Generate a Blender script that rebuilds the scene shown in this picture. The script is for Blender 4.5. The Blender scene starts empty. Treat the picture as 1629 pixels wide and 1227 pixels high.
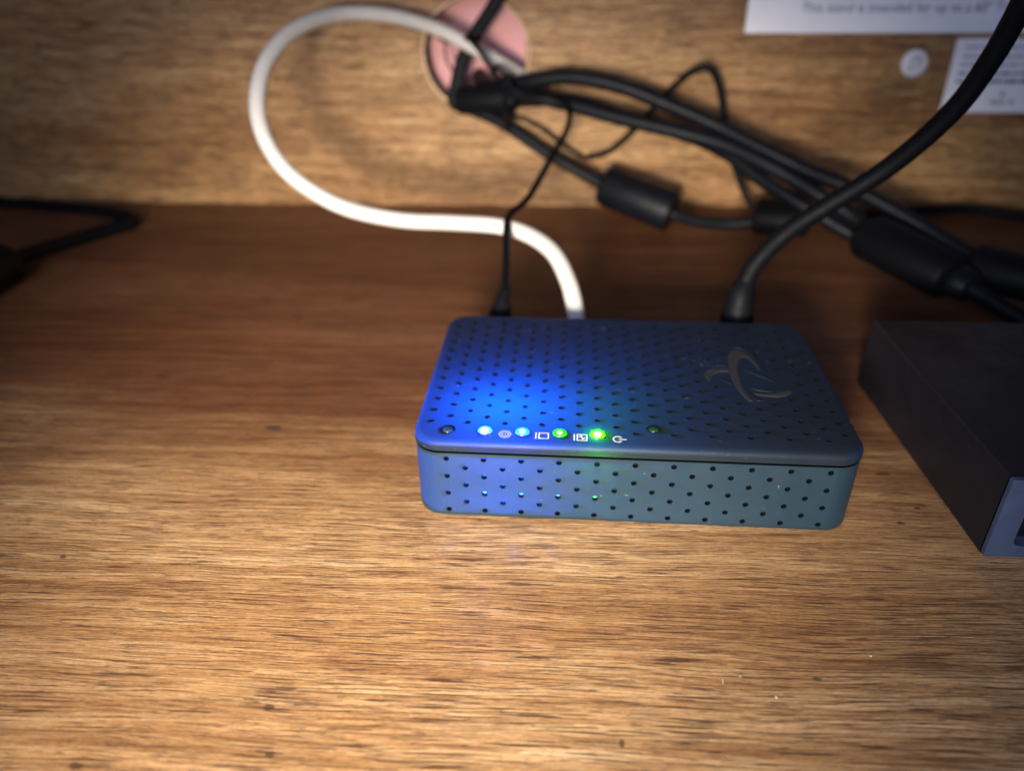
import bpy, bmesh, math, random
from mathutils import Vector, Matrix
from mathutils.geometry import delaunay_2d_cdt

# ------------------------------------------------------------------ camera, world, lamps, exposure
sc = bpy.context.scene
COL = sc.collection
MM = 0.001

cam_d = bpy.data.cameras.new("camera")
cam = bpy.data.objects.new("camera", cam_d)
COL.objects.link(cam)
sc.camera = cam
pitch, yaw, roll = 0.5379, -0.0775, -0.008
fwd = Vector((math.sin(yaw) * math.cos(pitch), math.cos(yaw) * math.cos(pitch), -math.sin(pitch)))
rgt = Vector((math.cos(yaw), -math.sin(yaw), 0))
upv = rgt.cross(fwd)
r2 = rgt * math.cos(roll) + upv * math.sin(roll)
u2 = -rgt * math.sin(roll) + upv * math.cos(roll)
M = Matrix((r2, u2, -fwd)).transposed().to_4x4()
M.translation = Vector((-20.22, -178.04, 147.33)) * MM
cam.matrix_world = M
cam_d.sensor_width = 36
cam_d.sensor_fit = 'HORIZONTAL'
cam_d.lens = 1228.8 / 1629 * 36
cam_d.clip_start = 0.01
cam_d.clip_end = 20
cam_d.dof.use_dof = True
cam_d.dof.focus_distance = 0.197
cam_d.dof.aperture_fstop = 7.4

world = bpy.data.worlds.new("World")
sc.world = world
world.use_nodes = True
bg = world.node_tree.nodes["Background"]
bg.inputs[0].default_value = (0.55, 0.62, 1.0, 1)
bg.inputs[1].default_value = 0.015


def spot(name, loc, target, power, colour, size_deg, blend, radius):
    d = bpy.data.lights.new(name, 'SPOT')
    d.energy = power
    d.color = colour
    d.spot_size = math.radians(size_deg)
    d.spot_blend = blend
    d.shadow_soft_size = radius * MM
    o = bpy.data.objects.new(name, d)
    COL.objects.link(o)
    o.location = Vector(loc) * MM
    o.rotation_euler = (Vector(target) - Vector(loc)).to_track_quat('-Z', 'Y').to_euler()
    return o


# the lamp held in front of the shelf, low and a little to the left
hl = spot("hand_lamp", (-75, -340, 110), (-62, 0, 26), 28.5, (1.0, 0.88, 0.70), 36, 1.0, 40)
hl.scale = (1.6, 1, 1)          # a wide, low beam
# soft cool daylight from the room, in front of and above the shelf
ad = bpy.data.lights.new("room_light", 'AREA')
ad.energy = 2.0
ad.color = (0.62, 0.70, 1.0)
ad.shape = 'RECTANGLE'
ad.size, ad.size_y = 0.32, 0.22
al = bpy.data.objects.new("room_light", ad)
COL.objects.link(al)
al.location = Vector((-130, -430, 250)) * MM
al.rotation_euler = (Vector((0, 180, 50)) - Vector((-130, -430, 250))).to_track_quat('-Z', 'Y').to_euler()

sc.view_settings.view_transform = 'Standard'
sc.view_settings.look = 'None'
sc.view_settings.gamma = 1
sc.view_settings.exposure = 0
sc.view_settings.use_curve_mapping = False
sc.render.engine = 'CYCLES'
sc.cycles.use_denoising = True
sc.cycles.max_bounces = 8

random.seed(4)

# ------------------------------------------------------------------ helpers


def new_mat(name):
    m = bpy.data.materials.new(name)
    m.use_nodes = True
    nt = m.node_tree
    return m, nt, nt.nodes["Principled BSDF"]


def node(nt, typ, **kw):
    n = nt.nodes.new(typ)
    for k, v in kw.items():
        setattr(n, k, v)
    return n


def ramp(nt, fac, stops):
    r = node(nt, "ShaderNodeValToRGB")
    el = r.color_ramp.elements
    while len(el) > 1:
        el.remove(el[0])
    el[0].position, el[0].color = stops[0][0], (*stops[0][1], 1)
    for p, c in stops[1:]:
        e = el.new(p)
        e.color = (*c, 1)
    nt.links.new(fac, r.inputs[0])
    return r.outputs[0]


def g(v):
    return (v, v, v)


def math_n(nt, op, a, b=None, clamp=False):
    n = node(nt, "ShaderNodeMath", operation=op, use_clamp=clamp)
    for i, x in enumerate((a, b)):
        if x is None:
            continue
        if isinstance(x, (int, float)):
            n.inputs[i].default_value = x
        else:
            nt.links.new(x, n.inputs[i])
    return n.outputs[0]


def mixc(nt, fac, a, b, blend='MIX'):
    n = node(nt, "ShaderNodeMix", data_type='RGBA', blend_type=blend)
    for sock, x in ((n.inputs[0], fac), (n.inputs[6], a), (n.inputs[7], b)):
        if isinstance(x, (int, float)):
            sock.default_value = x
        elif isinstance(x, tuple):
            sock.default_value = (*x, 1)
        else:
            nt.links.new(x, sock)
    return n.outputs[2]


def noise(nt, vec, scale, detail=3, rough=0.55, dist=0.0):
    mp = node(nt, "ShaderNodeMapping")
    mp.inputs['Scale'].default_value = scale
    nt.links.new(vec, mp.inputs[0])
    n = node(nt, "ShaderNodeTexNoise")
    n.inputs['Scale'].default_value = 1
    n.inputs['Detail'].default_value = detail
    n.inputs['Roughness'].default_value = rough
    n.inputs['Distortion'].default_value = dist
    nt.links.new(mp.outputs[0], n.inputs['Vector'])
    return n.outputs['Fac']


def obj_mm(nt, rot=0.0, swap=False):
    tc = node(nt, "ShaderNodeTexCoord")
    mp = node(nt, "ShaderNodeMapping")
    mp.inputs['Scale'].default_value = (1000, 1000, 1000)
    mp.inputs['Rotation'].default_value = (math.radians(90) if swap else 0, 0, rot)
    nt.links.new(tc.outputs['Object'], mp.inputs[0])
    return mp.outputs[0]


def wood(name, swap, knots, seed, red_dim_back=False, tint=(1, 1, 1)):
    m, nt, bsdf = new_mat(name)
    v = obj_mm(nt, -0.02, swap)
    off = node(nt, "ShaderNodeVectorMath", operation='ADD')
    off.inputs[1].default_value = (seed * 91.3, seed * 47.7, seed * 13.1)
    nt.links.new(v, off.inputs[0])
    v0 = off.outputs[0]
    # gentle waviness of the grain
    w = noise(nt, v0, (0.012, 0.03, 0.02), 2)
    wy = math_n(nt, 'MULTIPLY', math_n(nt, 'SUBTRACT', w, 0.5), 5.0)
    comb = node(nt, "ShaderNodeCombineXYZ")
    nt.links.new(wy, comb.inputs[1])
    add = node(nt, "ShaderNodeVectorMath", operation='ADD')
    nt.links.new(v0, add.inputs[0])
    nt.links.new(comb.outputs[0], add.inputs[1])
    vw = add.outputs[0]
    broad = noise(nt, vw, (0.0055, 0.032, 0.03), 4, 0.6)
    mid = noise(nt, vw, (0.012, 0.30, 0.3), 4, 0.65)
    fine = noise(nt, vw, (0.05, 2.0, 1.0), 4, 0.75)
    mott = noise(nt, vw, (0.8, 2.0, 0.8) if red_dim_back else (0.07, 1.5, 0.8), 4, 0.75)
    t = math_n(nt, 'ADD', math_n(nt, 'MULTIPLY', broad, 0.26), math_n(nt, 'MULTIPLY', mid, 0.26))
    t = math_n(nt, 'ADD', t, math_n(nt, 'MULTIPLY', fine, 0.30))
    t = math_n(nt, 'ADD', t, math_n(nt, 'MULTIPLY', mott, 0.20))
    base = ramp(nt, t, [(0.37, (0.105, 0.042, 0.016)), (0.45, (0.23, 0.108, 0.044)), (0.52, (0.38, 0.215, 0.10)),
                        (0.59, (0.55, 0.36, 0.20)), (0.67, (0.70, 0.54, 0.38))])
    base = mixc(nt, 1.0, base, tint, 'MULTIPLY')
    # wood redder toward the back, also darkened there to deepen the light's falloff
    if red_dim_back:
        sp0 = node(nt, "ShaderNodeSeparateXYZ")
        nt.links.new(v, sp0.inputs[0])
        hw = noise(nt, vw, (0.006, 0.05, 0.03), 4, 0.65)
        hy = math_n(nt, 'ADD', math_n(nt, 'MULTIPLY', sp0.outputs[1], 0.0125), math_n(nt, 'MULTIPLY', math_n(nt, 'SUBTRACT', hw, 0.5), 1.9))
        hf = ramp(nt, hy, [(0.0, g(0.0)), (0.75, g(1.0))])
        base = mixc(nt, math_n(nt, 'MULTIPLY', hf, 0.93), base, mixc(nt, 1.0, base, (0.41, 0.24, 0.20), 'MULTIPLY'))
    # short dark pores along the grain
    p1 = noise(nt, vw, (0.055, 2.8, 1.0), 2, 0.5)
    dens = noise(nt, vw, (0.01, 0.03, 0.02), 2)
    thr = math_n(nt, 'ADD', math_n(nt, 'MULTIPLY', dens, -0.16), 0.655)
    pore = math_n(nt, 'MULTIPLY', math_n(nt, 'SUBTRACT', p1, thr), 40, clamp=True)
    p2 = noise(nt, vw, (0.2, 3.6, 2.0), 2, 0.5)
    pore2 = math_n(nt, 'MULTIPLY', math_n(nt, 'SUBTRACT', p2, 0.605), 26, clamp=True)
    pore = math_n(nt, 'MAXIMUM', pore, math_n(nt, 'MULTIPLY', pore2, 0.75))
    base = mixc(nt, math_n(nt, 'MULTIPLY', pore, 0.88), base, (0.06, 0.026, 0.014))
    # small worm-hole knots
    sep = node(nt, "ShaderNodeSeparateXYZ")
    nt.links.new(v, sep.inputs[0])
    kn = None
    jit = noise(nt, v, (0.9, 0.9, 0.9), 3)
    for kx, ky, rx, ry in knots:
        ax = math_n(nt, 'DIVIDE', math_n(nt, 'SUBTRACT', sep.outputs[0], kx), rx)
        ay = math_n(nt, 'DIVIDE', math_n(nt, 'SUBTRACT', sep.outputs[1], ky), ry)
        d = math_n(nt, 'SQRT', math_n(nt, 'ADD', math_n(nt, 'MULTIPLY', ax, ax), math_n(nt, 'MULTIPLY', ay, ay)))
        d = math_n(nt, 'ADD', d, math_n(nt, 'MULTIPLY', math_n(nt, 'SUBTRACT', jit, 0.5), 1.6))
        k = math_n(nt, 'MULTIPLY', math_n(nt, 'SUBTRACT', 1.15, d), 2.2, clamp=True)
        kn = k if kn is None else math_n(nt, 'MAXIMUM', kn, k)
    if kn is not None:
        base = mixc(nt, math_n(nt, 'MULTIPLY', kn, 0.8), base, (0.05, 0.024, 0.014))
    nt.links.new(base, bsdf.inputs['Base Color'])
    rr = ramp(nt, mott, [(0.3, g(0.42)), (0.7, g(0.6))])
    nt.links.new(rr, bsdf.inputs['Roughness'])
    bsdf.inputs['Specular IOR Level'].default_value = 0.42
    h = math_n(nt, 'SUBTRACT', math_n(nt, 'ADD', math_n(nt, 'MULTIPLY', fine, 0.6), math_n(nt, 'MULTIPLY', mott, 0.4)), pore)
    b = node(nt, "ShaderNodeBump")
    b.inputs['Strength'].default_value = 0.8
    b.inputs['Distance'].default_value = 0.00025
    nt.links.new(h, b.inputs['Height'])
    nt.links.new(b.outputs[0], bsdf.inputs['Normal'])
    return m


def plain(name, col, rough, spec=0.5, metal=0.0, bump=0.0, bscale=1.5, var=0.12, coat=0.0):
    m, nt, bsdf = new_mat(name)
    v = obj_mm(nt)
    n1 = noise(nt, v, (0.12, 0.12, 0.12), 4)
    c0 = tuple(x * (1 - var) for x in col)
    c1 = tuple(min(1, x * (1 + var)) for x in col)
    nt.links.new(ramp(nt, n1, [(0.3, c0), (0.7, c1)]), bsdf.inputs['Base Color'])
    n2 = noise(nt, v, (0.5, 0.5, 0.5), 3)
    nt.links.new(ramp(nt, n2, [(0.3, g(rough * 0.9)), (0.7, g(min(1, rough * 1.1)))]), bsdf.inputs['Roughness'])
    bsdf.inputs['Specular IOR Level'].default_value = spec
    bsdf.inputs['Metallic'].default_value = metal
    if bump:
        n3 = noise(nt, v, (bscale,) * 3, 3)
        b = node(nt, "ShaderNodeBump")
        b.inputs['Strength'].default_value = bump
        b.inputs['Distance'].default_value = 0.00008
        nt.links.new(n3, b.inputs['Height'])
        nt.links.new(b.outputs[0], bsdf.inputs['Normal'])
    return m


def plastic(name, col, rough, dust, glow=0.04, spec=0.5):
    """fine-textured moulded plastic with pale rubbed specks and a little dust"""
    m, nt, bsdf = new_mat(name)
    v = obj_mm(nt)
    n1 = noise(nt, v, (0.06, 0.06, 0.06), 4)
    base = ramp(nt, n1, [(0.3, tuple(x * 0.9 for x in col)), (0.7, tuple(x * 1.1 for x in col))])
    sp = noise(nt, v, (0.55, 1.6, 1.6), 2, 0.5)
    zone = noise(nt, v, (0.05, 0.2, 0.2), 2)
    s = math_n(nt, 'MULTIPLY', math_n(nt, 'SUBTRACT', sp, math_n(nt, 'SUBTRACT', 0.98, math_n(nt, 'MULTIPLY', zone, dust))), 18, clamp=True)
    base = mixc(nt, math_n(nt, 'MULTIPLY', s, 0.5), base, (0.5, 0.52, 0.55))
    d2 = noise(nt, v, (3.2, 3.2, 3.2), 1)
    s2 = math_n(nt, 'MULTIPLY', math_n(nt, 'SUBTRACT', d2, 0.755), 20, clamp=True)
    base = mixc(nt, math_n(nt, 'MULTIPLY', s2, 0.35), base, (0.4, 0.4, 0.42))
    nt.links.new(base, bsdf.inputs['Base Color'])
    n2 = noise(nt, v, (0.09, 0.09, 0.09), 3)
    nt.links.new(ramp(nt, n2, [(0.3, g(rough * 0.85)), (0.7, g(rough * 1.15))]), bsdf.inputs['Roughness'])
    bsdf.inputs['Specular IOR Level'].default_value = spec
    n3 = noise(nt, v, (4, 4, 4), 2)
    b = node(nt, "ShaderNodeBump")
    b.inputs['Strength'].default_value = 0.35
    b.inputs['Distance'].default_value = 0.00005
    nt.links.new(n3, b.inputs['Height'])
    nt.links.new(b.outputs[0], bsdf.inputs['Normal'])
    # translucency added so emitters inside imitate the bloom around the indicator lights
    tr = node(nt, "ShaderNodeBsdfTranslucent")
    tr.inputs['Color'].default_value = (1, 1, 1, 1)
    mx = node(nt, "ShaderNodeMixShader")
    mx.inputs[0].default_value = glow
    out = nt.nodes["Material Output"]
    nt.links.new(bsdf.outputs[0], mx.inputs[1])
    nt.links.new(tr.outputs[0], mx.inputs[2])
    nt.links.new(mx.outputs[0], out.inputs['Surface'])
    return m


def emit(name, col, strength, base=(0.8, 0.8, 0.8)):
    m, nt, bsdf = new_mat(name)
    bsdf.inputs['Base Color'].default_value = (*base, 1)
    bsdf.inputs['Emission Color'].default_value = (*col, 1)
    bsdf.inputs['Emission Strength'].default_value = strength
    bsdf.inputs['Roughness'].default_value = 0.3
    return m


def link(name, me, parent=None):
    o = bpy.data.objects.new(name, me)
    COL.objects.link(o)
    if parent is not None:
        o.parent = parent
    return o


def mesh_obj(name, verts, faces, mat, parent=None, smooth=None, flat_axes=False, bores=None):
    """verts in millimetres"""
    me = bpy.data.meshes.new(name)
    me.from_pydata([Vector(v) * MM for v in verts], [], faces)
    bm = bmesh.new()
    bm.from_mesh(me)
    bmesh.ops.recalc_face_normals(bm, faces=bm.faces)
    bm.to_mesh(me)
    bm.free()
    if mat is not None:
        me.materials.append(mat)
    if smooth is not None:
        for p in me.polygons:
            p.use_smooth = True
        me.set_sharp_from_angle(angle=math.radians(smooth))
    if bores:                         # (first face, last face): hole walls, blackened to paint the shade inside
        me.materials.append(M_DARK)
        for i in range(*bores):
            me.polygons[i].material_index = 1
    if flat_axes:                     # faces square to an axis keep their own flat normal
        for p in me.polygons:
            if max(abs(c) for c in p.normal) > 0.9995:
                p.use_smooth = False
    return link(name, me, parent)


def tag(o, label, cat=None, group=None, kind=None):
    o["label"] = label
    if cat:
        o["category"] = cat
    if group:
        o["group"] = group
    if kind:
        o["kind"] = kind
    return o


def thing(name, label, cat, loc=(0, 0, 0), group=None):
    o = bpy.data.objects.new(name, None)
    COL.objects.link(o)
    o.empty_display_size = 0.01
    return tag(o, label, cat, group)


def catmull(pts, n=8):
    P = [Vector(p) for p in pts]
    P = [P[0] * 2 - P[1]] + P + [P[-1] * 2 - P[-2]]
    out = []
    for i in range(1, len(P) - 2):
        for k in range(n):
            t = k / n
            a, b, c, d = P[i - 1], P[i], P[i + 1], P[i + 2]
            out.append(0.5 * ((2 * b) + (c - a) * t + (2 * a - 5 * b + 4 * c - d) * t * t + (3 * b - a - 3 * c + d) * t ** 3))
    out.append(P[-2])
    return out


def tube_data(path, rad, seg=14, flat=1.0, up=None):
    """rad: number or list per path point; flat: ratio of the second radius"""
    n = len(path)
    rads = rad if isinstance(rad, (list, tuple)) else [rad] * n
    tan = [(path[min(i + 1, n - 1)] - path[max(i - 1, 0)]).normalized() for i in range(n)]
    ref = Vector(up) if up else Vector((0, 0, 1))
    nrm = (ref - tan[0] * ref.dot(tan[0]))
    if nrm.length < 1e-3:
        nrm = Vector((1, 0, 0)) - tan[0] * tan[0].x
    nrm.normalize()
    vs, fs = [], []
    for i in range(n):
        nrm = (nrm - tan[i] * nrm.dot(tan[i])).normalized()
        bn = tan[i].cross(nrm)
        for k in range(seg):
            a = 2 * math.pi * k / seg
            vs.append(path[i] + (nrm * math.cos(a) * flat + bn * math.sin(a)) * rads[i])
    for i in range(n - 1):
        for k in range(seg):
            k2 = (k + 1) % seg
            fs.append((i * seg + k, i * seg + k2, (i + 1) * seg + k2, (i + 1) * seg + k))
    fs.append(tuple(range(seg)))
    fs.append(tuple((n - 1) * seg + k for k in range(seg)))
    return vs, fs


def tube(name, pts, rad, mat, parent=None, seg=14, n=8, flat=1.0, smooth_path=True, up=None, rads=None):
    path = catmull(pts, n) if smooth_path else [Vector(p) for p in pts]
    if rads is not None:
        # radii given per control point, interpolated
        rr = []
        m = len(pts)
        for i in range(len(path)):
            t = i / (len(path) - 1) * (m - 1)
            j = min(int(t), m - 2)
            rr.append(rads[j] + (rads[j + 1] - rads[j]) * (t - j))
        rad = rr
    vs, fs = tube_data(path, rad, seg, flat, up)
    return mesh_obj(name, vs, fs, mat, parent, smooth=50)


def cdt(loops, edges_extra=(), verts_extra=()):
    """triangulate the first loop minus the others -> verts2d, tris, remapped loops"""
    vs, es = [], []
    idx = []
    for lp in loops:
        s = len(vs)
        vs += [Vector(p) for p in lp]
        es += [(s + i, s + (i + 1) % len(lp)) for i in range(len(lp))]
        idx.append(list(range(s, s + len(lp))))
    s = len(vs)
    vs += [Vector(p) for p in verts_extra]
    es += [(s + a, s + b) for a, b in edges_extra]
    ov, oe, of, vm, em, fm = delaunay_2d_cdt(vs, es, [], 1, 1e-6)
    back = {}
    for i, src in enumerate(vm):
        for q in src:
            back[q] = i
    holes = []
    for lp in loops[1:]:
        cx = sum(p[0] for p in lp) / len(lp)
        cy = sum(p[1] for p in lp) / len(lp)
        r = max(math.hypot(p[0] - cx, p[1] - cy) for p in lp)
        holes.append((cx, cy, r * r * 0.9))
    # bucket the holes so the test stays quick
    tris = []
    for f in of:
        c = sum((ov[i] for i in f), Vector((0, 0))) / len(f)
        if any((c.x - hx) ** 2 + (c.y - hy) ** 2 < hr for hx, hy, hr in holes):
            continue
        tris.append(tuple(f))
    return ov, tris, [[back[i] for i in l] for l in idx]


def circle2(cx, cy, r, n=12, ph=0.0):
    return [(cx + r * math.cos(2 * math.pi * k / n + ph), cy + r * math.sin(2 * math.pi * k / n + ph)) for k in range(n)]


def rrect(x0, x1, y0, y1, r, n=8):
    """counter-clockwise rounded rectangle"""
    out = []
    for cx, cy, a0 in ((x1 - r, y0 + r, -90), (x1 - r, y1 - r, 0), (x0 + r, y1 - r, 90), (x0 + r, y0 + r, 180)):
        for k in range(n + 1):
            a = math.radians(a0 + 90 * k / n)
            out.append((cx + r * math.cos(a), cy + r * math.sin(a)))
    return out


def in_poly(p, poly):
    x, y = p
    c = False
    n = len(poly)
    for i in range(n):
        x1, y1 = poly[i]
        x2, y2 = poly[(i + 1) % n]
        if (y1 > y) != (y2 > y) and x < (x2 - x1) * (y - y1) / (y2 - y1) + x1:
            c = not c
    return c


def extrude_poly(name, poly, z0, z1, mat, parent=None, inset=0.0):
    """flat polygon raised from z0 to z1 with slightly inset top"""
    n = len(poly)
    ov, tr, lp = cdt([poly])
    cx = sum(p[0] for p in poly) / n
    cy = sum(p[1] for p in poly) / n
    vs = [(p.x, p.y, z1) for p in ov]
    fs = list(tr)
    s = len(vs)
    L = lp[0]
    nn = len(L)
    for k in range(nn):
        p = ov[L[k]]
        a, b = ov[L[k - 1]], ov[L[(k + 1) % nn]]
        t = (b - a)
        nx, ny = (t.y, -t.x)
        l = math.hypot(nx, ny) or 1
        vs.append((p.x + nx / l * inset, p.y + ny / l * inset, z0))
    for k in range(nn):
        k2 = (k + 1) % nn
        fs.append((L[k], L[k2], s + k2, s + k))
    return mesh_obj(name, vs, fs, mat, parent)


# ------------------------------------------------------------------ materials
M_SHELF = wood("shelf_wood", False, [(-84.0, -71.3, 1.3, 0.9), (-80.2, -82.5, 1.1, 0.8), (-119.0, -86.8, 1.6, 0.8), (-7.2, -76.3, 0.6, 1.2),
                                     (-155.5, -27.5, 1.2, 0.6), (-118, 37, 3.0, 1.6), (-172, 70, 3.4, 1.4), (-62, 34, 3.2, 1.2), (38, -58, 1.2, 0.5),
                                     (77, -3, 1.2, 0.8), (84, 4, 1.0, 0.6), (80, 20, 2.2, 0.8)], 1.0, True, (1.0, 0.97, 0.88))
M_PANEL = wood("panel_wood", True, [], 3.7, False, (0.95, 0.91, 0.76))
M_RAW = plain("raw_fibreboard", (0.62, 0.46, 0.31), 0.85, bump=0.6, bscale=2)
M_PINK = plain("pink_paint", (0.66, 0.33, 0.34), 0.8, bump=0.4, bscale=0.8, var=0.05)
M_BODY = plastic("charcoal_plastic", (0.009, 0.024, 0.038), 0.46, 0.42, 0.045, 0.35)
M_LID = plastic("charcoal_plastic_dim_top", (0.0055, 0.011, 0.0165), 0.52, 0.445, 0.10, 0.2)  # body plastic painted darker, as the low lamp leaves the top dim
M_DARK = plain("black_parts_and_hole_shade", (0.003, 0.0036, 0.005), 0.8, spec=0.1)
M_BOARD = plain("circuit_board", (0.05, 0.06, 0.07), 0.5)
M_PRINT = plain("white_print", (0.85, 0.87, 0.9), 0.6, var=0.04)
M_LOGO = plain("grey_logo", (0.023, 0.024, 0.031), 0.75, spec=0.25, var=0.06)
M_BLACK = plain("black_rubber", (0.004, 0.005, 0.008), 0.5, spec=0.17, bump=0.25, bscale=0.9)
M_BLACKM = plain("matte_black_cable", (0.003, 0.0035, 0.005), 0.58, spec=0.12, bump=0.25, bscale=0.9)
M_WHITE = plain("white_cable_jacket", (0.60, 0.58, 0.55), 0.42, spec=0.3, var=0.04)
M_METAL = plain("nickel", (0.6, 0.58, 0.55), 0.3, metal=1.0)
M_BOX = plastic("matte_black_metal", (0.0095, 0.0092, 0.0135), 0.5, 0.38, 0.0, 0.3)
M_BEZEL = plain("blue_grey_bezel", (0.036, 0.055, 0.105), 0.45, spec=0.5, bump=0.2, bscale=2.0)
M_RECESS = plain("gloss_black_window", (0.006, 0.006, 0.008), 0.15)
M_PAPER = plain("label_paper", (0.84, 0.84, 0.90), 0.65, var=0.04)
M_INK = plain("label_ink", (0.05, 0.06, 0.10), 0.7)
M_INK2 = plain("faded_ink", (0.30, 0.31, 0.36), 0.7)
M_CAP = plain("white_cap", (0.70, 0.70, 0.73), 0.45, var=0.03)
M_SPECK = plain("lint", (0.5, 0.48, 0.46), 0.9)
M_LED_BLUE = emit("led_blue", (0.002, 0.016, 1.0), 60, (0.02, 0.05, 0.1))
M_LED_BLUE2 = emit("led_blue_second", (0.001, 0.016, 1.0), 50, (0.02, 0.05, 0.1))
M_LED_GREEN = emit("led_green", (0.01, 1.0, 0.0), 1.3, (0.02, 0.1, 0.02))
M_LED_GREEN2 = emit("led_green_bright", (0.006, 1.0, 0.0), 60, (0.02, 0.1, 0.02))
M_CORE_COOL = emit("led_core_cool", (0.8, 0.95, 1.0), 8)
M_CORE_WARM = emit("led_core_warm", (1.0, 1.0, 0.6), 6)
M_LED_OFF = plain("led_off", (0.02, 0.05, 0.12), 0.25)
M_LED_DIM = emit("led_dim", (0.02, 1.0, 0.1), 0.01, (0.008, 0.035, 0.016))

# ------------------------------------------------------------------ the setting: shelf, back panel with cable hole, wall behind
WALL_Y, WALL_T = 284.0, 0.026


def wy(x):
    return WALL_Y + WALL_T * x


def grid_sheet(name, corners, mat, thick):
    vs = [tuple(c) for c in corners]
    vs += [(c[0], c[1], c[2] - thick) for c in corners]
    fs = [(0, 1, 2, 3), (7, 6, 5, 4)] + [(i, i + 4, (i + 1) % 4 + 4, (i + 1) % 4) for i in range(4)]
    return mesh_obj(name, vs, fs, mat)


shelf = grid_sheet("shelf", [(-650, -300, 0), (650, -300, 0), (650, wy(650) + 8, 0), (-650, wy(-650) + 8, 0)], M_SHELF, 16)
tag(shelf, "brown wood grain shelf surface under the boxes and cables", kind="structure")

# back panel: local x along the panel, local y up, extruded back; a round hole is cut through it
HX, HZ, HR = -74.6, 86.0, 29.5
hole = circle2(HX, HZ, HR, 56)
outer = [(-650, -14), (650, -14), (650, 320), (-650, 320)]
ov, tr, lp = cdt([outer, hole])
vs = [(p.x, wy(p.x), p.y) for p in ov]
fs = list(tr)
panel = mesh_obj("back_panel", vs, fs, M_PANEL)
tag(panel, "brown wood grain back panel with a round cable hole", kind="structure")
# the hole's raw edge: chamfer, bore, and a slim raised lip on the front
vs, fs = [], []
n = 56
prof = [(HR + 0.7, -0.2), (HR + 0.4, -0.5), (HR - 0.2, -0.6), (HR - 0.5, 0.4), (HR - 0.5, 5.0), (HR + 3, 5.0)]
for r, d in prof:
    for k in range(n):
        a = 2 * math.pi * k / n
        rr = r + 0.25 * math.sin(a * 5 + 1) + 0.15 * math.sin(a * 13)
        x = HX + rr * math.cos(a)
        vs.append((x, wy(x) + d, HZ + rr * math.sin(a)))
for i in range(len(prof) - 1):
    for k in range(n):
        k2 = (k + 1) % n
        fs.append((i * n + k, i * n + k2, (i + 1) * n + k2, (i + 1) * n + k))
rim = mesh_obj("hole_rim", vs, fs, M_RAW, panel, smooth=40)
rim["label"] = "pale raw edge of the round cable hole"
wall = mesh_obj("wall", [(-650, wy(-650) + 30, -20), (650, wy(650) + 30, -20), (650, wy(650) + 30, 320), (-650, wy(-650) + 30, 320)], [(0, 1, 2, 3)], M_PINK)
tag(wall, "pink painted wall seen through the round cable hole", kind="structure")

# ------------------------------------------------------------------ network adapter
S = 6.0
DX = S * math.sqrt(3) / 2
X0, X1, Y0, Y1, TOP = -61.4, 61.2, -6.75, 72.8, 26.5
SEAM0, SEAM1 = 22.3, 23.1
HOLE_R = 0.82
dev = thing("network_adapter", "perforated dark blue-grey network box with glowing blue and green indicator lights", "network box")

# body: the side wall is laid out flat along the perimeter, pierced, then wrapped round the rounded rectangle
CR = 7.4


def perimeter(x0, x1, y0, y1, r):
    """length and point function; starts at the left end of the straight front edge, runs to the right"""
    fl, sl, al = (x1 - x0 - 2 * r), (y1 - y0 - 2 * r), math.pi / 2 * r
    segs = [('l', fl, (x0 + r, y0), (1, 0)), ('a', al, (x1 - r, y0 + r), -90), ('l', sl, (x1, y0 + r), (0, 1)), ('a', al, (x1 - r, y1 - r), 0),
            ('l', fl, (x1 - r, y1), (-1, 0)), ('a', al, (x0 + r, y1 - r), 90), ('l', sl, (x0, y1 - r), (0, -1)), ('a', al, (x0 + r, y0 + r), 180)]
    total = sum(s[1] for s in segs)

    def at(u, d=0.0):
        """d = depth towards the inside"""
        for s in segs:
            if u <= s[1] + 1e-6:
                if s[0] == 'l':
                    tx, ty = s[3]
                    return (s[2][0] + tx * u - ty * d * 1.0, s[2][1] + ty * u + tx * d)
                a = math.radians(s[3] + 90 * u / s[1])
                return (s[2][0] + (r - d) * math.cos(a), s[2][1] + (r - d) * math.sin(a))
            u -= s[1]
        return at(0, d)
    cuts, acc = [], 0
    for s in segs:
        if s[0] == 'a':
            cuts += [acc + s[1] * k / 8 for k in range(9)]
        acc += s[1]
    return total, at, cuts


TOT, AT, CUTS = perimeter(X0, X1, Y0, Y1, CR)
ZB, ZT = 1.4, SEAM0
front_holes = []
for i in range(21):
    for m in range(4 if i % 2 == 0 else 3):
        x = (i - 10) * DX
        z = TOP - 5.9 - S * (m + (0 if i % 2 == 0 else 0.5))
        front_holes.append((x - (X0 + CR), z))
loops = [[(0, ZB), (TOT, ZB), (TOT, ZT), (0, ZT)]]
loops[0] = [(0, ZB)] + [(c, ZB) for c in CUTS if 0 < c < TOT - 1e-6] + [(TOT, ZB), (TOT, ZT)] + [(c, ZT) for c in reversed(CUTS) if 0 < c < TOT - 1e-6] + [(0, ZT)]
for hx, hz in front_holes:
    loops.append(circle2(hx, hz, HOLE_R, 12))
ve, ee = [], []
for c in CUTS:
    if 0 < c < TOT - 1e-6:
        ve += [(c, ZB), (c, ZT)]
        ee.append((len(ve) - 2, len(ve) - 1))
ov, tr, lp = cdt(loops, ee, ve)
vs = [(*AT(p.x), p.y) for p in ov]
fs = list(tr)
f0 = len(fs)
for L in lp[1:]:                      # the bores through the wall, with a tiny chamfer already in the rim
    s = len(vs)
    for q in L:
        vs.append((*AT(ov[q].x, 1.5), ov[q].y))
    for k in range(len(L)):
        k2 = (k + 1) % len(L)
        fs.append((L[k], L[k2], s + k2, s + k))
f1 = len(fs)
# bottom edge rolled under, and a floor; top edge turned inwards at the seam
us = [0] + [c for c in CUTS if 0 < c < TOT - 1e-6]


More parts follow.
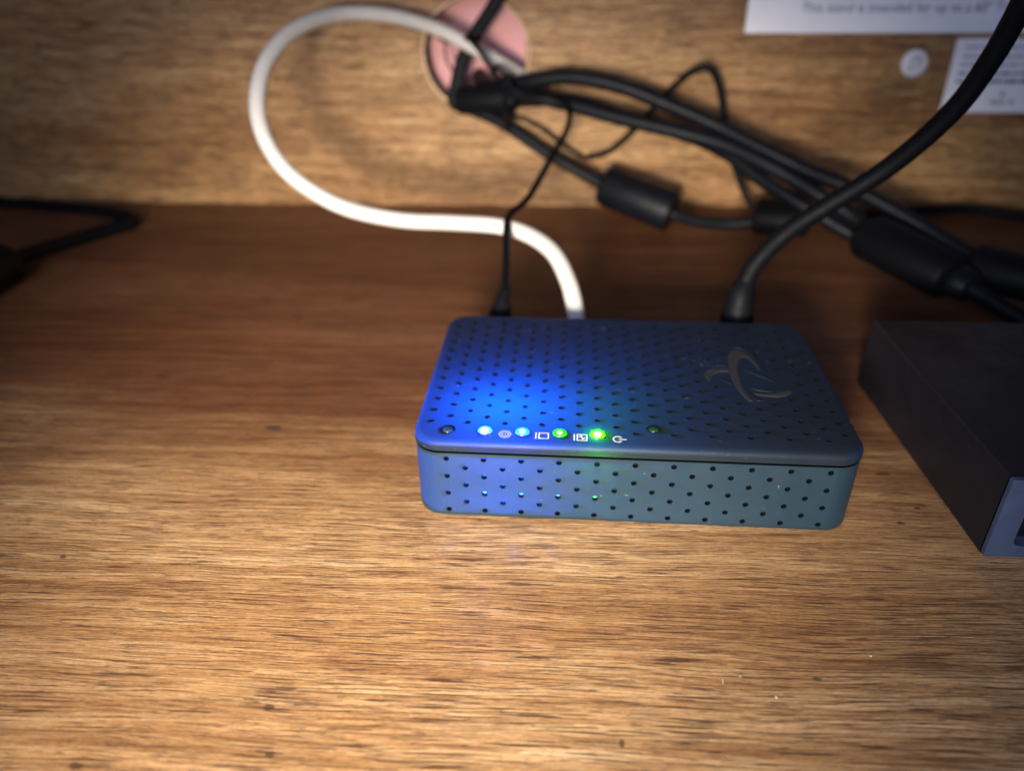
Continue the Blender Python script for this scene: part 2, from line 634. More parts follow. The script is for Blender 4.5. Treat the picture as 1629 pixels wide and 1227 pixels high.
def ring(vs, at, z, d):
    s = len(vs)
    for u in us:
        vs.append((*at(u, d), z))
    return s


rings = [ring(vs, AT, ZB, 0), ring(vs, AT, 0.6, 0.15), ring(vs, AT, 0.12, 0.6)]
k_ = len(us)
for a, b in zip(rings, rings[1:]):
    for k in range(k_):
        fs.append((a + k, a + (k + 1) % k_, b + (k + 1) % k_, b + k))
fs.append(tuple(rings[-1] + k for k in range(k_)))
ra, rb, rc = ring(vs, AT, SEAM0, 0), ring(vs, AT, SEAM0 + 0.05, 0.15), ring(vs, AT, SEAM0 - 1.0, 0.35)
for a, b in ((ra, rb), (rb, rc)):
    for k in range(k_):
        fs.append((a + k, a + (k + 1) % k_, b + (k + 1) % k_, b + k))
mesh_obj("body", vs, fs, M_BODY, dev, smooth=35, flat_axes=True, bores=(f0, f1))
# dark inner collar seen in the seam
vs, fs = [], []
rs_ = [ring(vs, AT, SEAM0 - 0.35, 0.3), ring(vs, AT, SEAM0 - 0.35, 1.3), ring(vs, AT, 24.0, 1.3)]
for ra, rb in zip(rs_, rs_[1:]):
    for k in range(k_):
        fs.append((ra + k, ra + (k + 1) % k_, rb + (k + 1) % k_, rb + k))
mesh_obj("seam", vs, fs, M_DARK, dev, smooth=35)

# lid: pierced top plate with a rolled edge
EX = 0.25
TOT2, AT2, CUTS2 = perimeter(X0 - EX, X1 + EX, Y0 - EX, Y1 + EX, CR + EX)
us = [0] + [c for c in CUTS2 if 0 < c < TOT2 - 1e-6]
k_ = len(us)
logo_zone = [(23.76, 40.48), (31.43, 43.08), (33.77, 54.36), (40.0, 53.58), (43.28, 41.15), (48.77, 35.31), (49.89, 27.55), (46.64, 21.76), (39.08, 18.13), (33.84, 20.05), (30.43, 22.12), (27.16, 27.1), (21.96, 27.26)]
led_x = [-52.0, -41.6, -31.2, -20.85, -10.45]
top_holes, led_spots = [], []
for i in range(-1, 22):
    for j in range(12 if i % 2 == 0 else 11):
        x, y = (i - 10) * DX, S * (j + (0 if i % 2 == 0 else 0.5))
        if j == 0 and i % 2 == 0 and 0 <= i <= 8:
            continue
        if i == 11 and j == 0:
            continue
        if in_poly((x, y), logo_zone):
            continue
        top_holes.append((x, y))
EDGE = 1.7
rim2 = [AT2(u, EDGE) for u in us]
loops = [rim2] + [circle2(x, y, 0.76, 12) for x, y in top_holes]
LEDS = [(x, -0.9, 2.05, k) for x, k in zip(led_x, ("off", "blue", "blue2", "green", "green2"))] + [(5.2, 2.7, 1.9, "dim")]
loops += [circle2(x, y, r + 0.1, 16) for x, y, r, k in LEDS]
ov, tr, lp = cdt(loops)
vs = [(p.x, p.y, TOP) for p in ov]
fs = list(tr)
f0 = len(fs)
for L in lp[1:]:
    s = len(vs)
    for q in L:
        vs.append((ov[q].x, ov[q].y, TOP - 0.65))
    for k in range(len(L)):
        k2 = (k + 1) % len(L)
        fs.append((L[k], L[k2], s + k2, s + k))
f1 = len(fs)
prev = lp[0]
for z, d in ((TOP - 0.06, 1.25), (TOP - 0.28, 0.75), (TOP - 0.7, 0.33), (TOP - 1.25, 0.09), (TOP - 1.9, 0.0), (SEAM1 + 0.25, 0.0), (SEAM1, 0.22), (SEAM1, 1.9)):
    s = ring(vs, AT2, z, d)
    cur = [s + k for k in range(k_)]
    for k in range(k_):
        k2 = (k + 1) % k_
        fs.append((prev[k], prev[k2], cur[k2], cur[k]))
    prev = cur
mesh_obj("lid", vs, fs, M_LID, dev, smooth=35, flat_axes=True, bores=(f0, f1))

# circuit board and the lamp chips under the indicator lights (they glimmer through the front holes)
b0 = [(X0 + 3, Y0 + 3), (X1 - 3, Y0 + 3), (X1 - 3, Y1 - 4), (X0 + 3, Y1 - 4)]
mesh_obj("circuit_board", [(*p, 3.6) for p in b0] + [(*p, 2.0) for p in b0], [(0, 1, 2, 3), (7, 6, 5, 4)] + [(i, i + 4, (i + 1) % 4 + 4, (i + 1) % 4) for i in range(4)], M_BOARD, dev)


def dome(cx, cy, z, r, h, n=18, rings=5):
    vs, fs = [(cx, cy, z + h)], []
    for i in range(1, rings + 1):
        a = math.pi / 2 * i / rings
        for k in range(n):
            t = 2 * math.pi * k / n
            vs.append((cx + r * math.sin(a) * math.cos(t), cy + r * math.sin(a) * math.sin(t), z + h * math.cos(a)))
    for k in range(n):
        vs.append((cx + r * math.cos(2 * math.pi * k / n), cy + r * math.sin(2 * math.pi * k / n), z - 1.0))
    for k in range(n):
        fs.append((0, 1 + k, 1 + (k + 1) % n))
    for i in range(rings):
        for k in range(n):
            a = 1 + i * n
            fs.append((a + k, a + n + k, a + n + (k + 1) % n, a + (k + 1) % n))
    return vs, fs


MATS = dict(off=M_LED_OFF, blue=M_LED_BLUE, blue2=M_LED_BLUE2, green=M_LED_GREEN, green2=M_LED_GREEN2, dim=M_LED_DIM)
NAMES = dict(off="unlit indicator light at the corner", blue="bright blue-white indicator light", blue2="smaller blue-white indicator light",
             green="small green indicator light", green2="large bright green power light", dim="faint green indicator light away from the row")
CHIP = dict(blue=emit("chip_blue", (0.02, 0.25, 1.0), 14), blue2=emit("chip_blue_second", (0.02, 0.25, 1.0), 8), green=emit("chip_green", (0.1, 0.6, 0.4), 1.2), green2=emit("chip_green_bright", (0.06, 1.0, 0.02), 5))
GLOW_SLAB = dict(blue=emit("glow_slab_blue", (0.0, 0.08, 1.0), 720), blue2=emit("glow_slab_blue_second", (0.0, 0.08, 1.0), 480), green=emit("glow_slab_green", (0.0, 0.5, 0.2), 4), green2=emit("glow_slab_green_bright", (0.02, 1.0, 0.03), 18))
for x, y, r, kind in LEDS:
    h = 0.85 if kind not in ("off", "dim") else 0.5
    if kind in ("off", "dim"):
        r *= 0.75
    vs, fs = dome(x, y, TOP - 0.12, r, h)
    o = mesh_obj("indicator_light", vs, fs, MATS[kind], dev, smooth=60)
    o["label"] = NAMES[kind]
    if kind in CHIP:                  # the white-hot die seen through the lens
        rc_ = {"blue": 1.25, "blue2": 0.95, "green": 0.85, "green2": 1.1}[kind]
        cv, cf = dome(x, y - 0.55, TOP + 0.28, rc_, 0.58, 16, 4)
        mesh_obj("lamp_core", cv, cf, M_CORE_COOL if "blue" in kind else M_CORE_WARM, o, smooth=60)
    if kind in CHIP:
        px = [(x - 2.2, 8.5), (x + 2.2, 8.5), (x + 2.2, 12.5), (x - 2.2, 12.5)]
        mesh_obj("hidden_glow_slab", [(*p, 11.4) for p in px] + [(*p, 12.8) for p in px], [(3, 2, 1, 0), (4, 5, 6, 7)] + [(i, (i + 1) % 4, (i + 1) % 4 + 4, i + 4) for i in range(4)], GLOW_SLAB[kind], dev)  # unseen glowing slab added to spread coloured light through the shell
        bx = [(x - 1.3, -2.4), (x + 1.3, -2.4), (x + 1.3, 0.2), (x - 1.3, 0.2)]
        mesh_obj("lamp_chip", [(*p, 3.65) for p in bx] + [(*p, 5.4) for p in bx], [(3, 2, 1, 0), (4, 5, 6, 7)] + [(i, (i + 1) % 4, (i + 1) % 4 + 4, i + 4) for i in range(4)], CHIP[kind], dev)

# printed icons beside the lights
ZI = TOP + 0.03


def strokes(name, lines, w, parent, mat=M_PRINT, z=ZI):
    """flat printed strokes: each polyline becomes a ribbon w wide"""
    vs, fs = [], []
    for pts, closed in lines:
        P = [Vector(p) for p in pts]
        n = len(P)
        s = len(vs)
        for i in range(n):
            a = P[(i - 1) % n] if (closed or i > 0) else P[i]
            b = P[(i + 1) % n] if (closed or i < n - 1) else P[i]
            t1 = (P[i] - a).normalized() if (P[i] - a).length > 1e-6 else (b - P[i]).normalized()
            t2 = (b - P[i]).normalized() if (b - P[i]).length > 1e-6 else t1
            t = (t1 + t2).normalized()
            nn = Vector((-t.y, t.x))
            k = 1 / max(0.5, nn.dot(Vector((-t1.y, t1.x))))
            for sgn in (-1, 1):
                q = P[i] + nn * (sgn * w / 2 * k)
                vs.append((q.x, q.y, z))
        for i in range(n if closed else n - 1):
            j = (i + 1) % n
            fs.append((s + 2 * i, s + 2 * i + 1, s + 2 * j + 1, s + 2 * j))
    return mesh_obj(name, vs, fs, mat, parent)


def hexa(cx, cy, rx, ry):
    return [(cx + rx * math.cos(math.radians(60 * k)), cy + ry * math.sin(math.radians(60 * k))) for k in range(6)]


def rectl(x0, x1, y0, y1):
    return [(x0, y0), (x1, y0), (x1, y1), (x0, y1)]


cx, cy = -35.9, -2.4
o = strokes("icon", [(hexa(cx, cy, 1.75, 1.75), True), (hexa(cx, cy, 1.05, 1.0), True), ([(cx - 0.25, cy), (cx + 0.25, cy)], False)], 0.22, dev)
o["label"] = "white nested hexagon icon"
cx, cy = -25.6, -2.6
o = strokes("icon", [([(cx - 1.75, cy - 1.5), (cx - 1.75, cy + 1.5)], False), (rectl(cx - 0.9, cx + 1.65, cy - 1.25, cy + 1.3), True)], 0.36, dev)
o["label"] = "white bar and square icon"
cx, cy = -15.1, -2.75
o = strokes("icon", [([(cx - 1.75, cy - 1.6), (cx - 1.75, cy + 1.6)], False), (rectl(cx - 0.9, cx + 1.7, cy - 1.4, cy + 1.4), True),
                     ([(cx - 0.5, cy + 0.15), (cx + 0.25, cy + 0.75), (cx + 0.25, cy - 0.1)], False), ([(cx + 1.25, cy - 0.1), (cx + 0.5, cy - 0.8), (cx + 0.5, cy + 0.05)], False)], 0.36, dev)
o["label"] = "white square icon with two arrows"
cx, cy = -4.5, -3.0
arc = [(cx - 0.45 + 1.25 * math.cos(math.radians(a)), cy + 1.3 * math.sin(math.radians(a))) for a in range(35, 326, 15)]
o = strokes("icon", [(arc, False), ([(cx - 0.2, cy), (cx + 1.9, cy)], False)], 0.38, dev)
o["label"] = "white power icon"

# swoosh logo, raised from the lid
logo = dict(
    A=[(32.15, 40.47), (32.6, 45.87), (33.6, 49.25), (35.3, 51.04), (36.92, 51.12), (38.63, 48.98), (39.79, 46.84), (40.73, 43.65), (41.28, 39.98), (41.37, 37.91), (40.82, 38.91), (40.1, 42.55), (39.1, 45.45), (38.01, 46.8), (36.56, 46.1), (35.27, 43.31), (34.47, 39.55), (33.8, 34.37), (33.6, 30.38), (33.8, 26.54), (34.45, 22.83), (35.52, 19.03), (34.62, 19.19), (33.51, 21.4), (32.72, 24.14), (32.09, 27.42), (31.78, 31.29), (31.6, 35.28)],
    B=[(23.68, 35.29), (24.82, 37.15), (26.88, 38.31), (31.3, 38.45), (31.3, 36.48), (28.59, 36.35), (26.63, 34.96), (25.33, 32.86), (24.28, 29.83), (23.55, 32.5)],
    C=[(36.49, 24.13), (39.17, 23.22), (43.09, 23.84), (45.28, 25.14), (47.91, 26.24), (47.87, 24.83), (46.0, 23.09), (43.43, 22.11), (39.94, 22.35), (37.01, 23.09)])
for k, poly in logo.items():
    ar = sum(poly[i - 1][0] * poly[i][1] - poly[i][0] * poly[i - 1][1] for i in range(len(poly)))
    if ar < 0:
        poly = poly[::-1]
    extrude_poly("logo", poly, TOP - 0.02, TOP + 0.14, M_LOGO, dev, 0.1)
for pts in ([(36.03, 38.1), (38.95, 35.72), (42.1, 32.9), (44.82, 29.64)], [(27.92, 32.03), (29.55, 29.91), (31.1, 28.5)], [(36.07, 26.93), (38.22, 25.64), (41.71, 25.15), (45.11, 26.54)],
            [(34.27, 51.9), (36.16, 52.78), (38.27, 52.0), (40.6, 48.5), (41.6, 44.22), (42.1, 38.5)], [(23.7, 37.4), (26.0, 39.6), (28.9, 40.2), (31.3, 40.2)],
            [(35.3, 25.0), (36.3, 21.0), (37.37, 19.4), (39.21, 19.93)]):
    P = catmull([(x, y, TOP + 0.0) for x, y in pts], 6)
    tv, tf = tube_data(P, [0.26 * (0.35 + 0.65 * math.sin(math.pi * (i + 0.5) / len(P))) for i in range(len(P))], 8)
    mesh_obj("logo_ridge", tv, tf, M_LID, dev, smooth=60)

# sockets on the back
for x, z, r, m in ((-15.6, 13.5, 5.2, M_METAL), (43.2, 12.5, 5.0, M_DARK), (-45.6, 13.5, 4.6, M_DARK)):
    tube("socket", [(x, Y1 - 0.2, z), (x, Y1 + 4.0, z)], r, m, dev, smooth_path=False, seg=18)

# ------------------------------------------------------------------ second box on the right
b2 = thing("media_box", "low matte black metal box with blue-grey front frame at the right edge", "electronics box")
ANG = math.radians(3.2)
ca, sa = math.cos(ANG), math.sin(ANG)
BX, BY, BW, BD, BH = 93.2, -13.0, 118.0, 90.0, 26.6


def bl(x, y, z):
    """box coordinates: origin at the lower front left corner"""
    return (BX + x * ca - y * sa, BY + x * sa * 0.35 + y * ca, z)


def rbox_profile(x0, x1, z0, z1, r, n=4):
    return rrect(x0, x1, z0, z1, r, n)


pr = rbox_profile(0, BW, 0.5, BH, 0.9, 4)
vs, fs = [], []
ys = (0.0, BD - 0.6, BD)
ins = (0.0, 0.0, 0.5)
for y, i_ in zip(ys, ins):
    for px, pz in rbox_profile(i_, BW - i_, 0.5 + i_, BH - i_, 0.9, 4):
        vs.append(bl(px, y, pz))
n = len(pr)
for i in range(2):
    for k in range(n):
        k2 = (k + 1) % n
        fs.append((i * n + k, i * n + k2, (i + 1) * n + k2, (i + 1) * n + k))
fs.append(tuple(2 * n + k for k in range(n)))
mesh_obj("case", vs, fs, M_BOX, b2, smooth=40)
# front frame with an opening
inner = rrect(6.6, BW - 6.6, 4.6, BH - 4.6, 2.2, 5)
o1 = rbox_profile(0.35, BW - 0.35, 0.7, BH - 0.25, 0.6, 4)
ov, tr, lp = cdt([o1, inner])
# the hole test works for round holes only, so drop triangles whose centre lies in the opening
tr = []
_ov, _oe, _of, _vm, _em, _fm = delaunay_2d_cdt([Vector(p) for p in o1 + inner], [(i, (i + 1) % len(o1)) for i in range(len(o1))] + [(len(o1) + i, len(o1) + (i + 1) % len(inner)) for i in range(len(inner))], [], 1, 1e-6)
ov = _ov
for f in _of:
    c = sum((ov[i] for i in f), Vector((0, 0))) / len(f)
    if not in_poly((c.x, c.y), inner):
        tr.append(tuple(f))
back = {}
for i, src in enumerate(_vm):
    for q in src:
        back[q] = i
Lo = [back[i] for i in range(len(o1))]
Li = [back[len(o1) + i] for i in range(len(inner))]
vs = [bl(p.x, -1.6, p.y) for p in ov]
fs = list(tr)
for L, dpt, gr in ((Lo, 0.0, 0.15), (Li, 3.0, 0.0)):
    s1 = len(vs)
    for q in L:
        vs.append(bl(ov[q].x, dpt, ov[q].y))
    for k in range(len(L)):
        k2 = (k + 1) % len(L)
        fs.append((L[k], L[k2], s1 + k2, s1 + k))
bz = mesh_obj("front_frame", vs, fs, M_BEZEL, b2, smooth=30)
bz["label"] = "blue-grey front frame with rounded black opening"
bv = bz.modifiers.new("bevel", 'BEVEL')
bv.width = 0.0004
bv.segments = 2
bv.limit_method = 'ANGLE'
bv.angle_limit = math.radians(50)
mesh_obj("window", [bl(5, 2.4, 3.6), bl(BW - 5, 2.4, 3.6), bl(BW - 5, 2.4, BH - 3.6), bl(5, 2.4, BH - 3.6)], [(0, 1, 2, 3)], M_RECESS, b2)
for fx, fy in ((8, 8), (BW - 8, 8), (8, BD - 8), (BW - 8, BD - 8)):
    p = bl(fx, fy, 0)
    tube("foot", [(p[0], p[1], 0.02), (p[0], p[1], 0.6)], 4, M_DARK, b2, smooth_path=False)

# ------------------------------------------------------------------ labels and cap on the back panel
def on_panel(x, z, off):
    return (x, wy(x) - off, z)


def paper(name, x0, x1, z0, z1, label, slant=0.0):
    t = thing(name, label, "label")
    vs, fs = [], []
    nx, nz = 8, 4
    for j in range(nz + 1):
        for i in range(nx + 1):
            u, v = i / nx, j / nz
            bulge = 0.25 + 0.25 * math.sin(u * 5 + v * 2) ** 2
            x = x0 + (x1 - x0) * u + slant * (1 - v)
            vs.append(on_panel(x, z0 + (z1 - z0) * v, bulge))
    for j in range(nz):
        for i in range(nx):
            a = j * (nx + 1) + i
            fs.append((a, a + 1, a + nx + 2, a + nx + 1))
    s = len(vs)
    vs += [(v[0], v[1] + 0.16, v[2]) for v in vs]
    fs += [tuple(q + s for q in reversed(f)) for f in fs]
    mesh_obj("paper", vs, fs, M_PAPER, t, smooth=40)
    return t


def text_mesh(body, size, x, z, parent, mat, off=0.62):
    cu = bpy.data.curves.new("lettering", 'FONT')
    cu.body = body
    cu.size = size * MM
    tmp = bpy.data.objects.new("lettering_tmp", cu)
    COL.objects.link(tmp)
    dg = bpy.context.evaluated_depsgraph_get()
    me = bpy.data.meshes.new_from_object(tmp.evaluated_get(dg))
    bpy.data.objects.remove(tmp)
    bpy.data.curves.remove(cu)
    for v in me.vertices:
        px = x + v.co.x / MM
        pz = z + v.co.y / MM
        v.co = Vector(on_panel(px, pz, off)) * MM
    me.materials.clear()
    me.materials.append(mat)
    return link("lettering", me, parent)


l1 = paper("warning_label", 71.2, 330, 96.4, 150, "large white printed paper label along the top edge of the back panel")
text_mesh('This stand is intended for up to a 60" TV', 6.5, 99.5, 106.6, l1, M_INK)
l2 = paper("information_label", 184.2, 262, 55.6, 93.6, "smaller white label with rows of fine print, partly behind the thick black cable", 0.8)
rowz = [88.5, 84.0, 79.8, 75.4, 71.0]
for r_, z in enumerate(rowz):
    x = 189.5
    vs, fs = [], []
    while x < 254:
        w = random.uniform(1.2, 6.0)
        s = len(vs)
        h = 1.5 if r_ < 4 else 2.0
        vs += [on_panel(x, z, 0.64), on_panel(x + w, z, 0.64), on_panel(x + w, z + h, 0.64), on_panel(x, z + h, 0.64)]
        fs.append((s, s + 1, s + 2, s + 3))
        x += w + random.uniform(0.7, 1.3)
    mesh_obj("print_line", vs, fs, M_INK2 if r_ < 3 else M_INK, l2)
for x, z, w, h in ((215.0, 64.0, 2.6, 2.4), (210.5, 60.3, 8.5, 1.6), (221.0, 60.3, 2.4, 2.2)):
    mesh_obj("print_mark", [on_panel(x, z, 0.64), on_panel(x + w, z, 0.64), on_panel(x + w, z + h, 0.64), on_panel(x, z + h, 0.64)], [(0, 1, 2, 3)], M_INK2, l2)

cap = thing("screw_cap", "small round white cap with a grey mark on the back panel", "cap")
vs, fs = [], []
n = 28
prof = [(7.1, 0.0), (7.1, 0.9), (6.7, 1.5), (5.9, 1.75), (0.01, 1.8)]
cxp, czp = 164.7, 81.2
for r, d in prof:
    for k in range(n):
        a = 2 * math.pi * k / n
        x = cxp + r * math.cos(a)
        vs.append((x, wy(cxp) - d, czp + r * math.sin(a)))
for i in range(len(prof) - 1):
    for k in range(n):
        k2 = (k + 1) % n
        fs.append((i * n + k, i * n + k2, (i + 1) * n + k2, (i + 1) * n + k))
mesh_obj("disc", vs, fs, M_CAP, cap, smooth=40)
lt = [(-1.8, -3.6), (-1.0, -3.6), (-0.7, 2.6), (-1.5, 2.6)]
lines = [[(-2.0, -3.4), (-1.6, 2.8), (1.2, 3.2), (2.4, 1.6), (1.6, -0.4), (0.4, -1.4)]]
P = catmull([(cxp + x, wy(cxp) - 1.8, czp + z) for x, z in lines[0]], 5)
tv, tf = tube_data(P, 0.55, 8)
mesh_obj("mark", tv, tf, M_INK2, cap, smooth=60)

# ------------------------------------------------------------------ cables
def cable(name, label, pts, rad, mat, group=None, **kw):
    t = thing(name, label, "cable", group=group)
    tube("jacket", pts, rad, mat, t, **kw)
    return t


wc = cable("coaxial_cable", "thick white cable looping out of the round hole down to the network box",
           [(-40, 300, 70), (-47.0, 289.8, 73.5), (-58.9, 272.5, 82.4), (-72.6, 264.0, 90.9), (-91.2, 255.5, 101.5), (-112.0, 238.6, 109.2), (-131.4, 218.3, 111.8), (-144.7, 191.7, 108.1), (-151.7, 170.1, 98.3), (-153.0, 155.4, 85.5), (-150.2, 147.8, 72.5), (-142.7, 145.1, 59.1), (-130.7, 145.4, 48.3), (-115.5, 147.5, 40.0), (-93.7, 148.7, 35.4), (-70.9, 146.0, 35.6), (-50.9, 139.0, 37.0), (-37.0, 130.4, 36.4), (-26.1, 117.8, 33.5), (-19.4, 102.7, 27.0), (-16.2, 89.0, 19.5), (-15.6, 82.0, 14.8), (-15.6, 77.5, 13.5)],
           3.45, M_WHITE, seg=18)
tube("connector", [(-15.6, 77.0, 13.5), (-15.6, 81.5, 14.4)], 4.6, M_METAL, wc, smooth_path=False, seg=18)

pc = cable("power_cable", "thin black power cable crossing the white cable and dropping to the network box",
           [(-98.2, 306.5, 91.3), (-88.4, 279.5, 92.8), (-76.7, 259.0, 96.7), (-68.5, 246.2, 92.7), (-60.4, 250.4, 80.0), (-47.5, 252.8, 70.9), (-30.4, 243.2, 70.5), (-22.0, 236.4, 65.0), (-22.6, 226.4, 57.8), (-28.9, 207.1, 50.4), (-38.4, 166.1, 41.7), (-45.2, 142.0, 41.3), (-45.6, 127.0, 39.7), (-44.1, 104.7, 33.5), (-43.6, 90.4, 28.4)],
           1.55, M_BLACKM, flat=0.75)
tube("plug", [(-43.5, 92.5, 29.0), (-44.0, 88.5, 26.5), (-45.0, 83.0, 19.0), (-45.6, 80.5, 13.5), (-45.6, 76.6, 13.5)], 3, M_BLACKM, pc, rads=[2.0, 2.4, 5.2, 5.4, 4.0], seg=14, flat=0.7)

tc_ = cable("black_cable", "thick black cable sweeping from the top right corner to the back of the network box",
            [(100.2, 60.2, 139.5), (101.3, 65.6, 128.8), (101.9, 69.8, 122.2), (101.6, 74.1, 113.7), (99.4, 80.8, 99.9), (93.6, 86.7, 87.1), (84.6, 92.3, 74.2), (71.3, 95.7, 62.1), (57.8, 95.3, 51.3), (47.9, 92.4, 40.0), (43.9, 89.0, 30.5)],
            3.3, M_BLACKM, seg=18)
tube("plug", [(45.4, 90.5, 34.0), (43.9, 88.8, 29.5), (43.2, 86.6, 22.0), (43.2, 84.0, 14.5), (43.2, 77.0, 12.5)], 5, M_BLACKM, tc_, rads=[3.6, 5.0, 5.9, 6.2, 5.2], seg=18)

cable("flat_cable", "flat black strap hanging down across the round hole behind the white cable",
      [(-46.5, 274.6, 150.8), (-53.5, 274.6, 130.8), (-61.7, 274.4, 113.5), (-73.1, 275.1, 97.8), (-80.6, 275.4, 85.6), (-85.5, 274.8, 69.7), (-86.6, 273.7, 62.0), (-80.0, 274.0, 59.5), (-66, 280.0, 62.5), (-62, 296.0, 64.5)],
      3.8, M_BLACKM, flat=0.35, up=(0, -1, 0), n=10)

cable("video_cable", "upper black cable of the bundle arching from the hole to the right edge",
      [(-76.2, 302.0, 71.5), (-66.5, 280.3, 69.3), (-48.0, 265.7, 73.7), (-24.2, 259.4, 77.9), (2.3, 254.0, 74.8), (28.7, 248.7, 66.5), (54.7, 241.4, 57.2), (76.3, 231.0, 48.4), (97.5, 221.5, 40.4), (119.7, 209.1, 34.2), (141.2, 195.6, 25.3), (166.3, 176.2, 14.0), (182.5, 156.7, 10.0), (201.6, 127.1, 8.0)],
      4.0, M_BLACK, seg=16)
vb = cable("video_cable", "lower black cable of the bundle ending in a big black plug on the shelf",
           [(-83.9, 301.8, 64.5), (-73.3, 276.1, 64.4), (-47.5, 258.8, 68.8), (-23.8, 252.4, 65.6), (2.7, 244.1, 60.6), (34.8, 234.9, 55.3), (56.5, 227.4, 51.0), (77.1, 216.0, 44.1), (97.2, 204.5, 35.2), (116.4, 193.1, 25.3), (127.2, 176.7, 19.3)],
           3.9, M_BLACK, seg=16)
fc = cable("video_cable", "black cable with a cylindrical ferrite core below the bundle",
           [(-89.5, 301.7, 64.5), (-82.9, 279.8, 59.5), (-58.9, 270.5, 51.0), (-33.6, 263.1, 36.7), (-12.1, 257.7, 26.2), (2, 252.9, 20.5), (18, 245.0, 15.5), (33, 238.4, 12.0), (48, 239.0, 7.5), (66, 240.0, 5.0), (82.0, 238.6, 7.0), (96, 236, 9)],
           3.4, M_BLACK, seg=16)


def capsule(name, a, b, r, mat, parent, seg=24, taper=1.0, bev=1.4, flat=1.0, up=None):
    a, b = Vector(a), Vector(b)
    d = (b - a).normalized()
    L = (b - a).length
    path = [a + d * t for t in (0, bev * 0.3, bev, L * 0.5, L - bev, L - bev * 0.3, L)]
    rr = [r - bev, r - bev * 0.3, r, r * (1 + taper) / 2, r * taper, r * taper - bev * 0.3, r * taper - bev]
    vs, fs = tube_data(path, rr, seg, flat, up)
    return mesh_obj(name, vs, fs, mat, parent, smooth=40)


fo = capsule("ferrite_core", (-1.5, 254.7, 21.5), (36.0, 237.2, 11.9), 10.8, M_BLACK, fc, 28)
fo["label"] = "black cylindrical ferrite core"
co = capsule("connector", (80.0, 239.0, 10), (108, 231.0, 11.0), 10.8, M_BLACKM, fc, 20, 0.95, 3.0, flat=0.85)

cable("video_cable", "middle black cable of the bundle crossing under the two others",
      [(-69.0, 300.2, 56.0), (-58.7, 274.5, 61.8), (-23.9, 266.4, 64.6), (10.3, 258.3, 57.1), (43.6, 249.1, 49.6), (62.0, 237.6, 43.4), (74.0, 227.9, 36.0), (88.4, 216.3, 29.2), (104.6, 206.7, 21.5), (123.9, 197.4, 13.0), (150.4, 175.4, 7.0), (190, 150, 5), (240, 120, 5)],
      3.6, M_BLACK, seg=16)

# the big plug at the end of the lower cable, with the cable going on to the right
capsule("plug", (121.0, 184.2, 20.0), (146.5, 145.5, 14.5), 13.2, M_BLACKM, vb, 24, 0.94, 3.0, flat=0.8, up=(0, 0, 1))
capsule("plug_collar", (147.0, 144.7, 14.4), (151.5, 137.9, 13.5), 9.0, M_BLACK, vb, 24, 0.85, 1.2, flat=0.8, up=(0, 0, 1))
tube("cable_tail", [(150.5, 139.3, 13.5), (158, 130, 10.5), (168, 119.0, 7.0), (182, 106, 5.0), (205, 92, 4.0)], 3.6, M_BLACK, vb)
p2 = thing("power_plug", "black plug lying on the shelf behind the media box at the right edge", "plug")
capsule("housing", (163.0, 168.0, 13.0), (206.0, 133.0, 11.0), 11.5, M_BLACKM, p2, 24, 0.95, 3.0, flat=0.85, up=(0, 0, 1))
tube("cord", [(205, 134, 11), (222, 120, 8), (250, 100, 4)], 3.2, M_BLACKM, p2)

cable("thin_wire", "thin black wire looping up above the bundle and back down behind it",
      [(-10.3, 278.7, 30.8), (2.1, 276.1, 35.2), (15.2, 272.4, 48.4), (24.6, 270.6, 60.0), (34.9, 266.9, 72.8), (43.5, 263.1, 80.7), (51.3, 261.3, 81.6), (57.4, 261.5, 72.3), (61.6, 261.6, 57.8), (67.3, 261.7, 41.2), (72.2, 259.9, 27.9), (81.0, 254.1, 12.5), (95, 250, 4)],
      1.75, M_BLACKM)
cable("thin_wire", "short thin black wire curving down from the hole below the bundle",
      [(-72.5, 299.1, 53.0), (-62, 280.4, 55.8), (-41.5, 275.9, 49.8), (-27.0, 275.3, 40.0), (-15.9, 277.0, 32.8), (-10, 279.5, 30)],
      1.1, M_BLACKM)
cable("thin_wire", "fine grey wire bent inside the round hole",
      [(-94, 300, 98), (-92, 286, 93), (-91, 280, 84), (-87.5, 281, 77), (-84, 290, 72), (-80, 302, 70)],
      0.7, M_BLACKM)
cable("thin_cable", "black cable lying along the foot of the back panel at the right edge",
      [(150, 262, 4), (175.1, 271.8, 4.0), (193.0, 275.2, 4.0), (214.9, 275.8, 4.0), (235.1, 263.4, 4.0), (258.6, 237.9, 4.0), (290, 215, 4)],
      3.0, M_BLACKM)
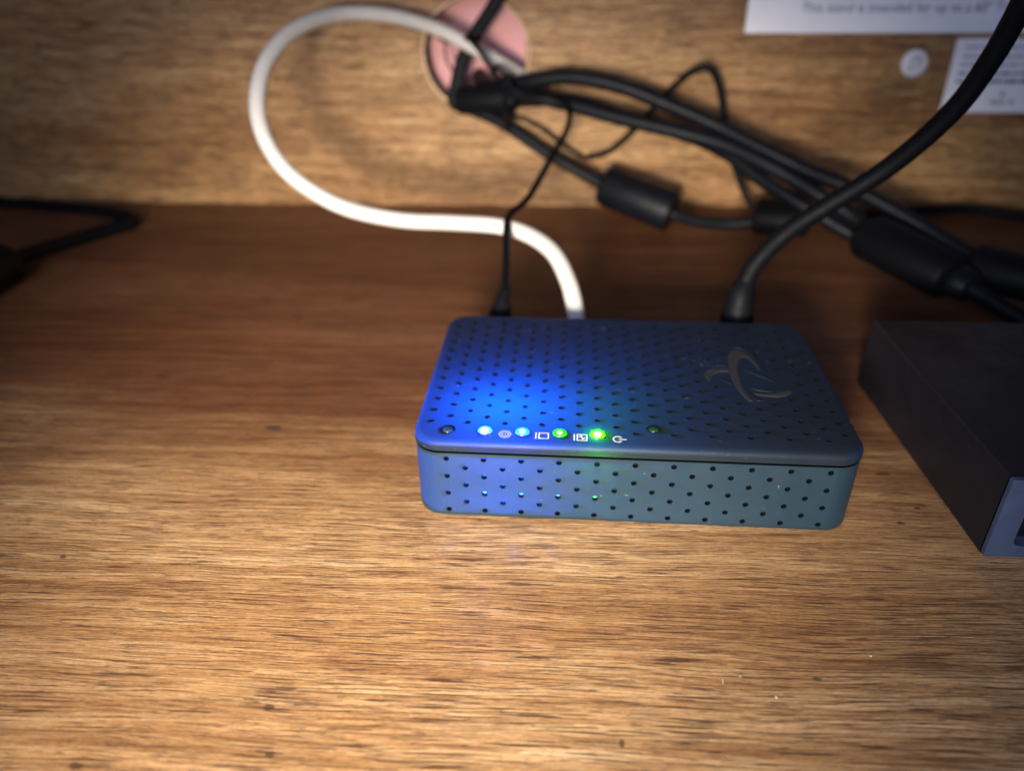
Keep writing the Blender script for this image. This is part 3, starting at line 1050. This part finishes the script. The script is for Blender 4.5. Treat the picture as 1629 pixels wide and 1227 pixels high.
lc = cable("thin_cable", "dark black cable folded in a hairpin on the shelf at the left edge",
           [(-440, 250, 6), (-407.8, 257.6, 5.0), (-368.2, 256.2, 5.0), (-341.2, 256.6, 4.0), (-309.5, 250.2, 4.0), (-283.5, 242.7, 4.0), (-267.6, 232.4, 4.0), (-270.8, 221.5, 4.0), (-280.4, 203.8, 4.0), (-288.0, 174.8, 7.0), (-288.4, 152.8, 10.0)],
           3.6, M_BLACKM)
capsule("plug", (-288, 150, 10.5), (-292, 92, 10.5), 12, M_BLACKM, lc, 24, 0.95, 3.0, flat=0.9, up=(0, 0, 1))

# a black tie holding the cables at the hole
tie = thing("cable_tie", "black tie gathering the cables at the lower edge of the hole", "cable tie")
P = []
for k in range(25):
    a = 2 * math.pi * k / 24
    P.append(Vector((-55.0 + 1.5 * math.cos(a), 263.5 + 9.5 * math.cos(a), 64.0 + 13.0 * math.sin(a))))
tv, tf = tube_data(P, 2.4, 8, 0.45, up=(1, 0, 0))
mesh_obj("band", tv, tf, M_BLACK, tie, smooth=50)
wr = capsule("wrap", (-84.5, 271.5, 63.0), (-50, 261.5, 66.5), 7.6, M_BLACKM, tie, 16, 0.9, 3.0)
tube("tail", [(-55, 254, 68), (-53, 251, 75), (-57, 249, 82), (-62, 250, 84)], 1.4, M_BLACK, tie)

# ------------------------------------------------------------------ crumbs of lint on the shelf
def speck(x, y, r, lab, long=1.0):
    bm = bmesh.new()
    bmesh.ops.create_icosphere(bm, subdivisions=1, radius=r * MM)
    rnd = random.Random(int(x * 10))
    for v in bm.verts:
        v.co *= rnd.uniform(0.6, 1.25)
        v.co.x *= 0.8
        v.co.y *= long
        v.co.z *= 0.5
        v.co += Vector((x, y, r * 0.45)) * MM
    me = bpy.data.meshes.new("lint_speck")
    bm.to_mesh(me)
    bm.free()
    me.materials.append(M_SPECK)
    o = link("lint_speck", me)
    tag(o, lab, "lint", "lint specks on the shelf")


speck(21.9, -57.7, 0.4, "wider white lint speck in front of the network box")
speck(28.9, -62.7, 0.36, "white lint speck nearest the bottom edge, right of centre", 1.4)
speck(53.3, -49.9, 0.32, "white lint speck farthest right on the shelf")
speck(17.8, -59.3, 0.16, "thin pale lint hair left of the wider lint speck", 4.0)
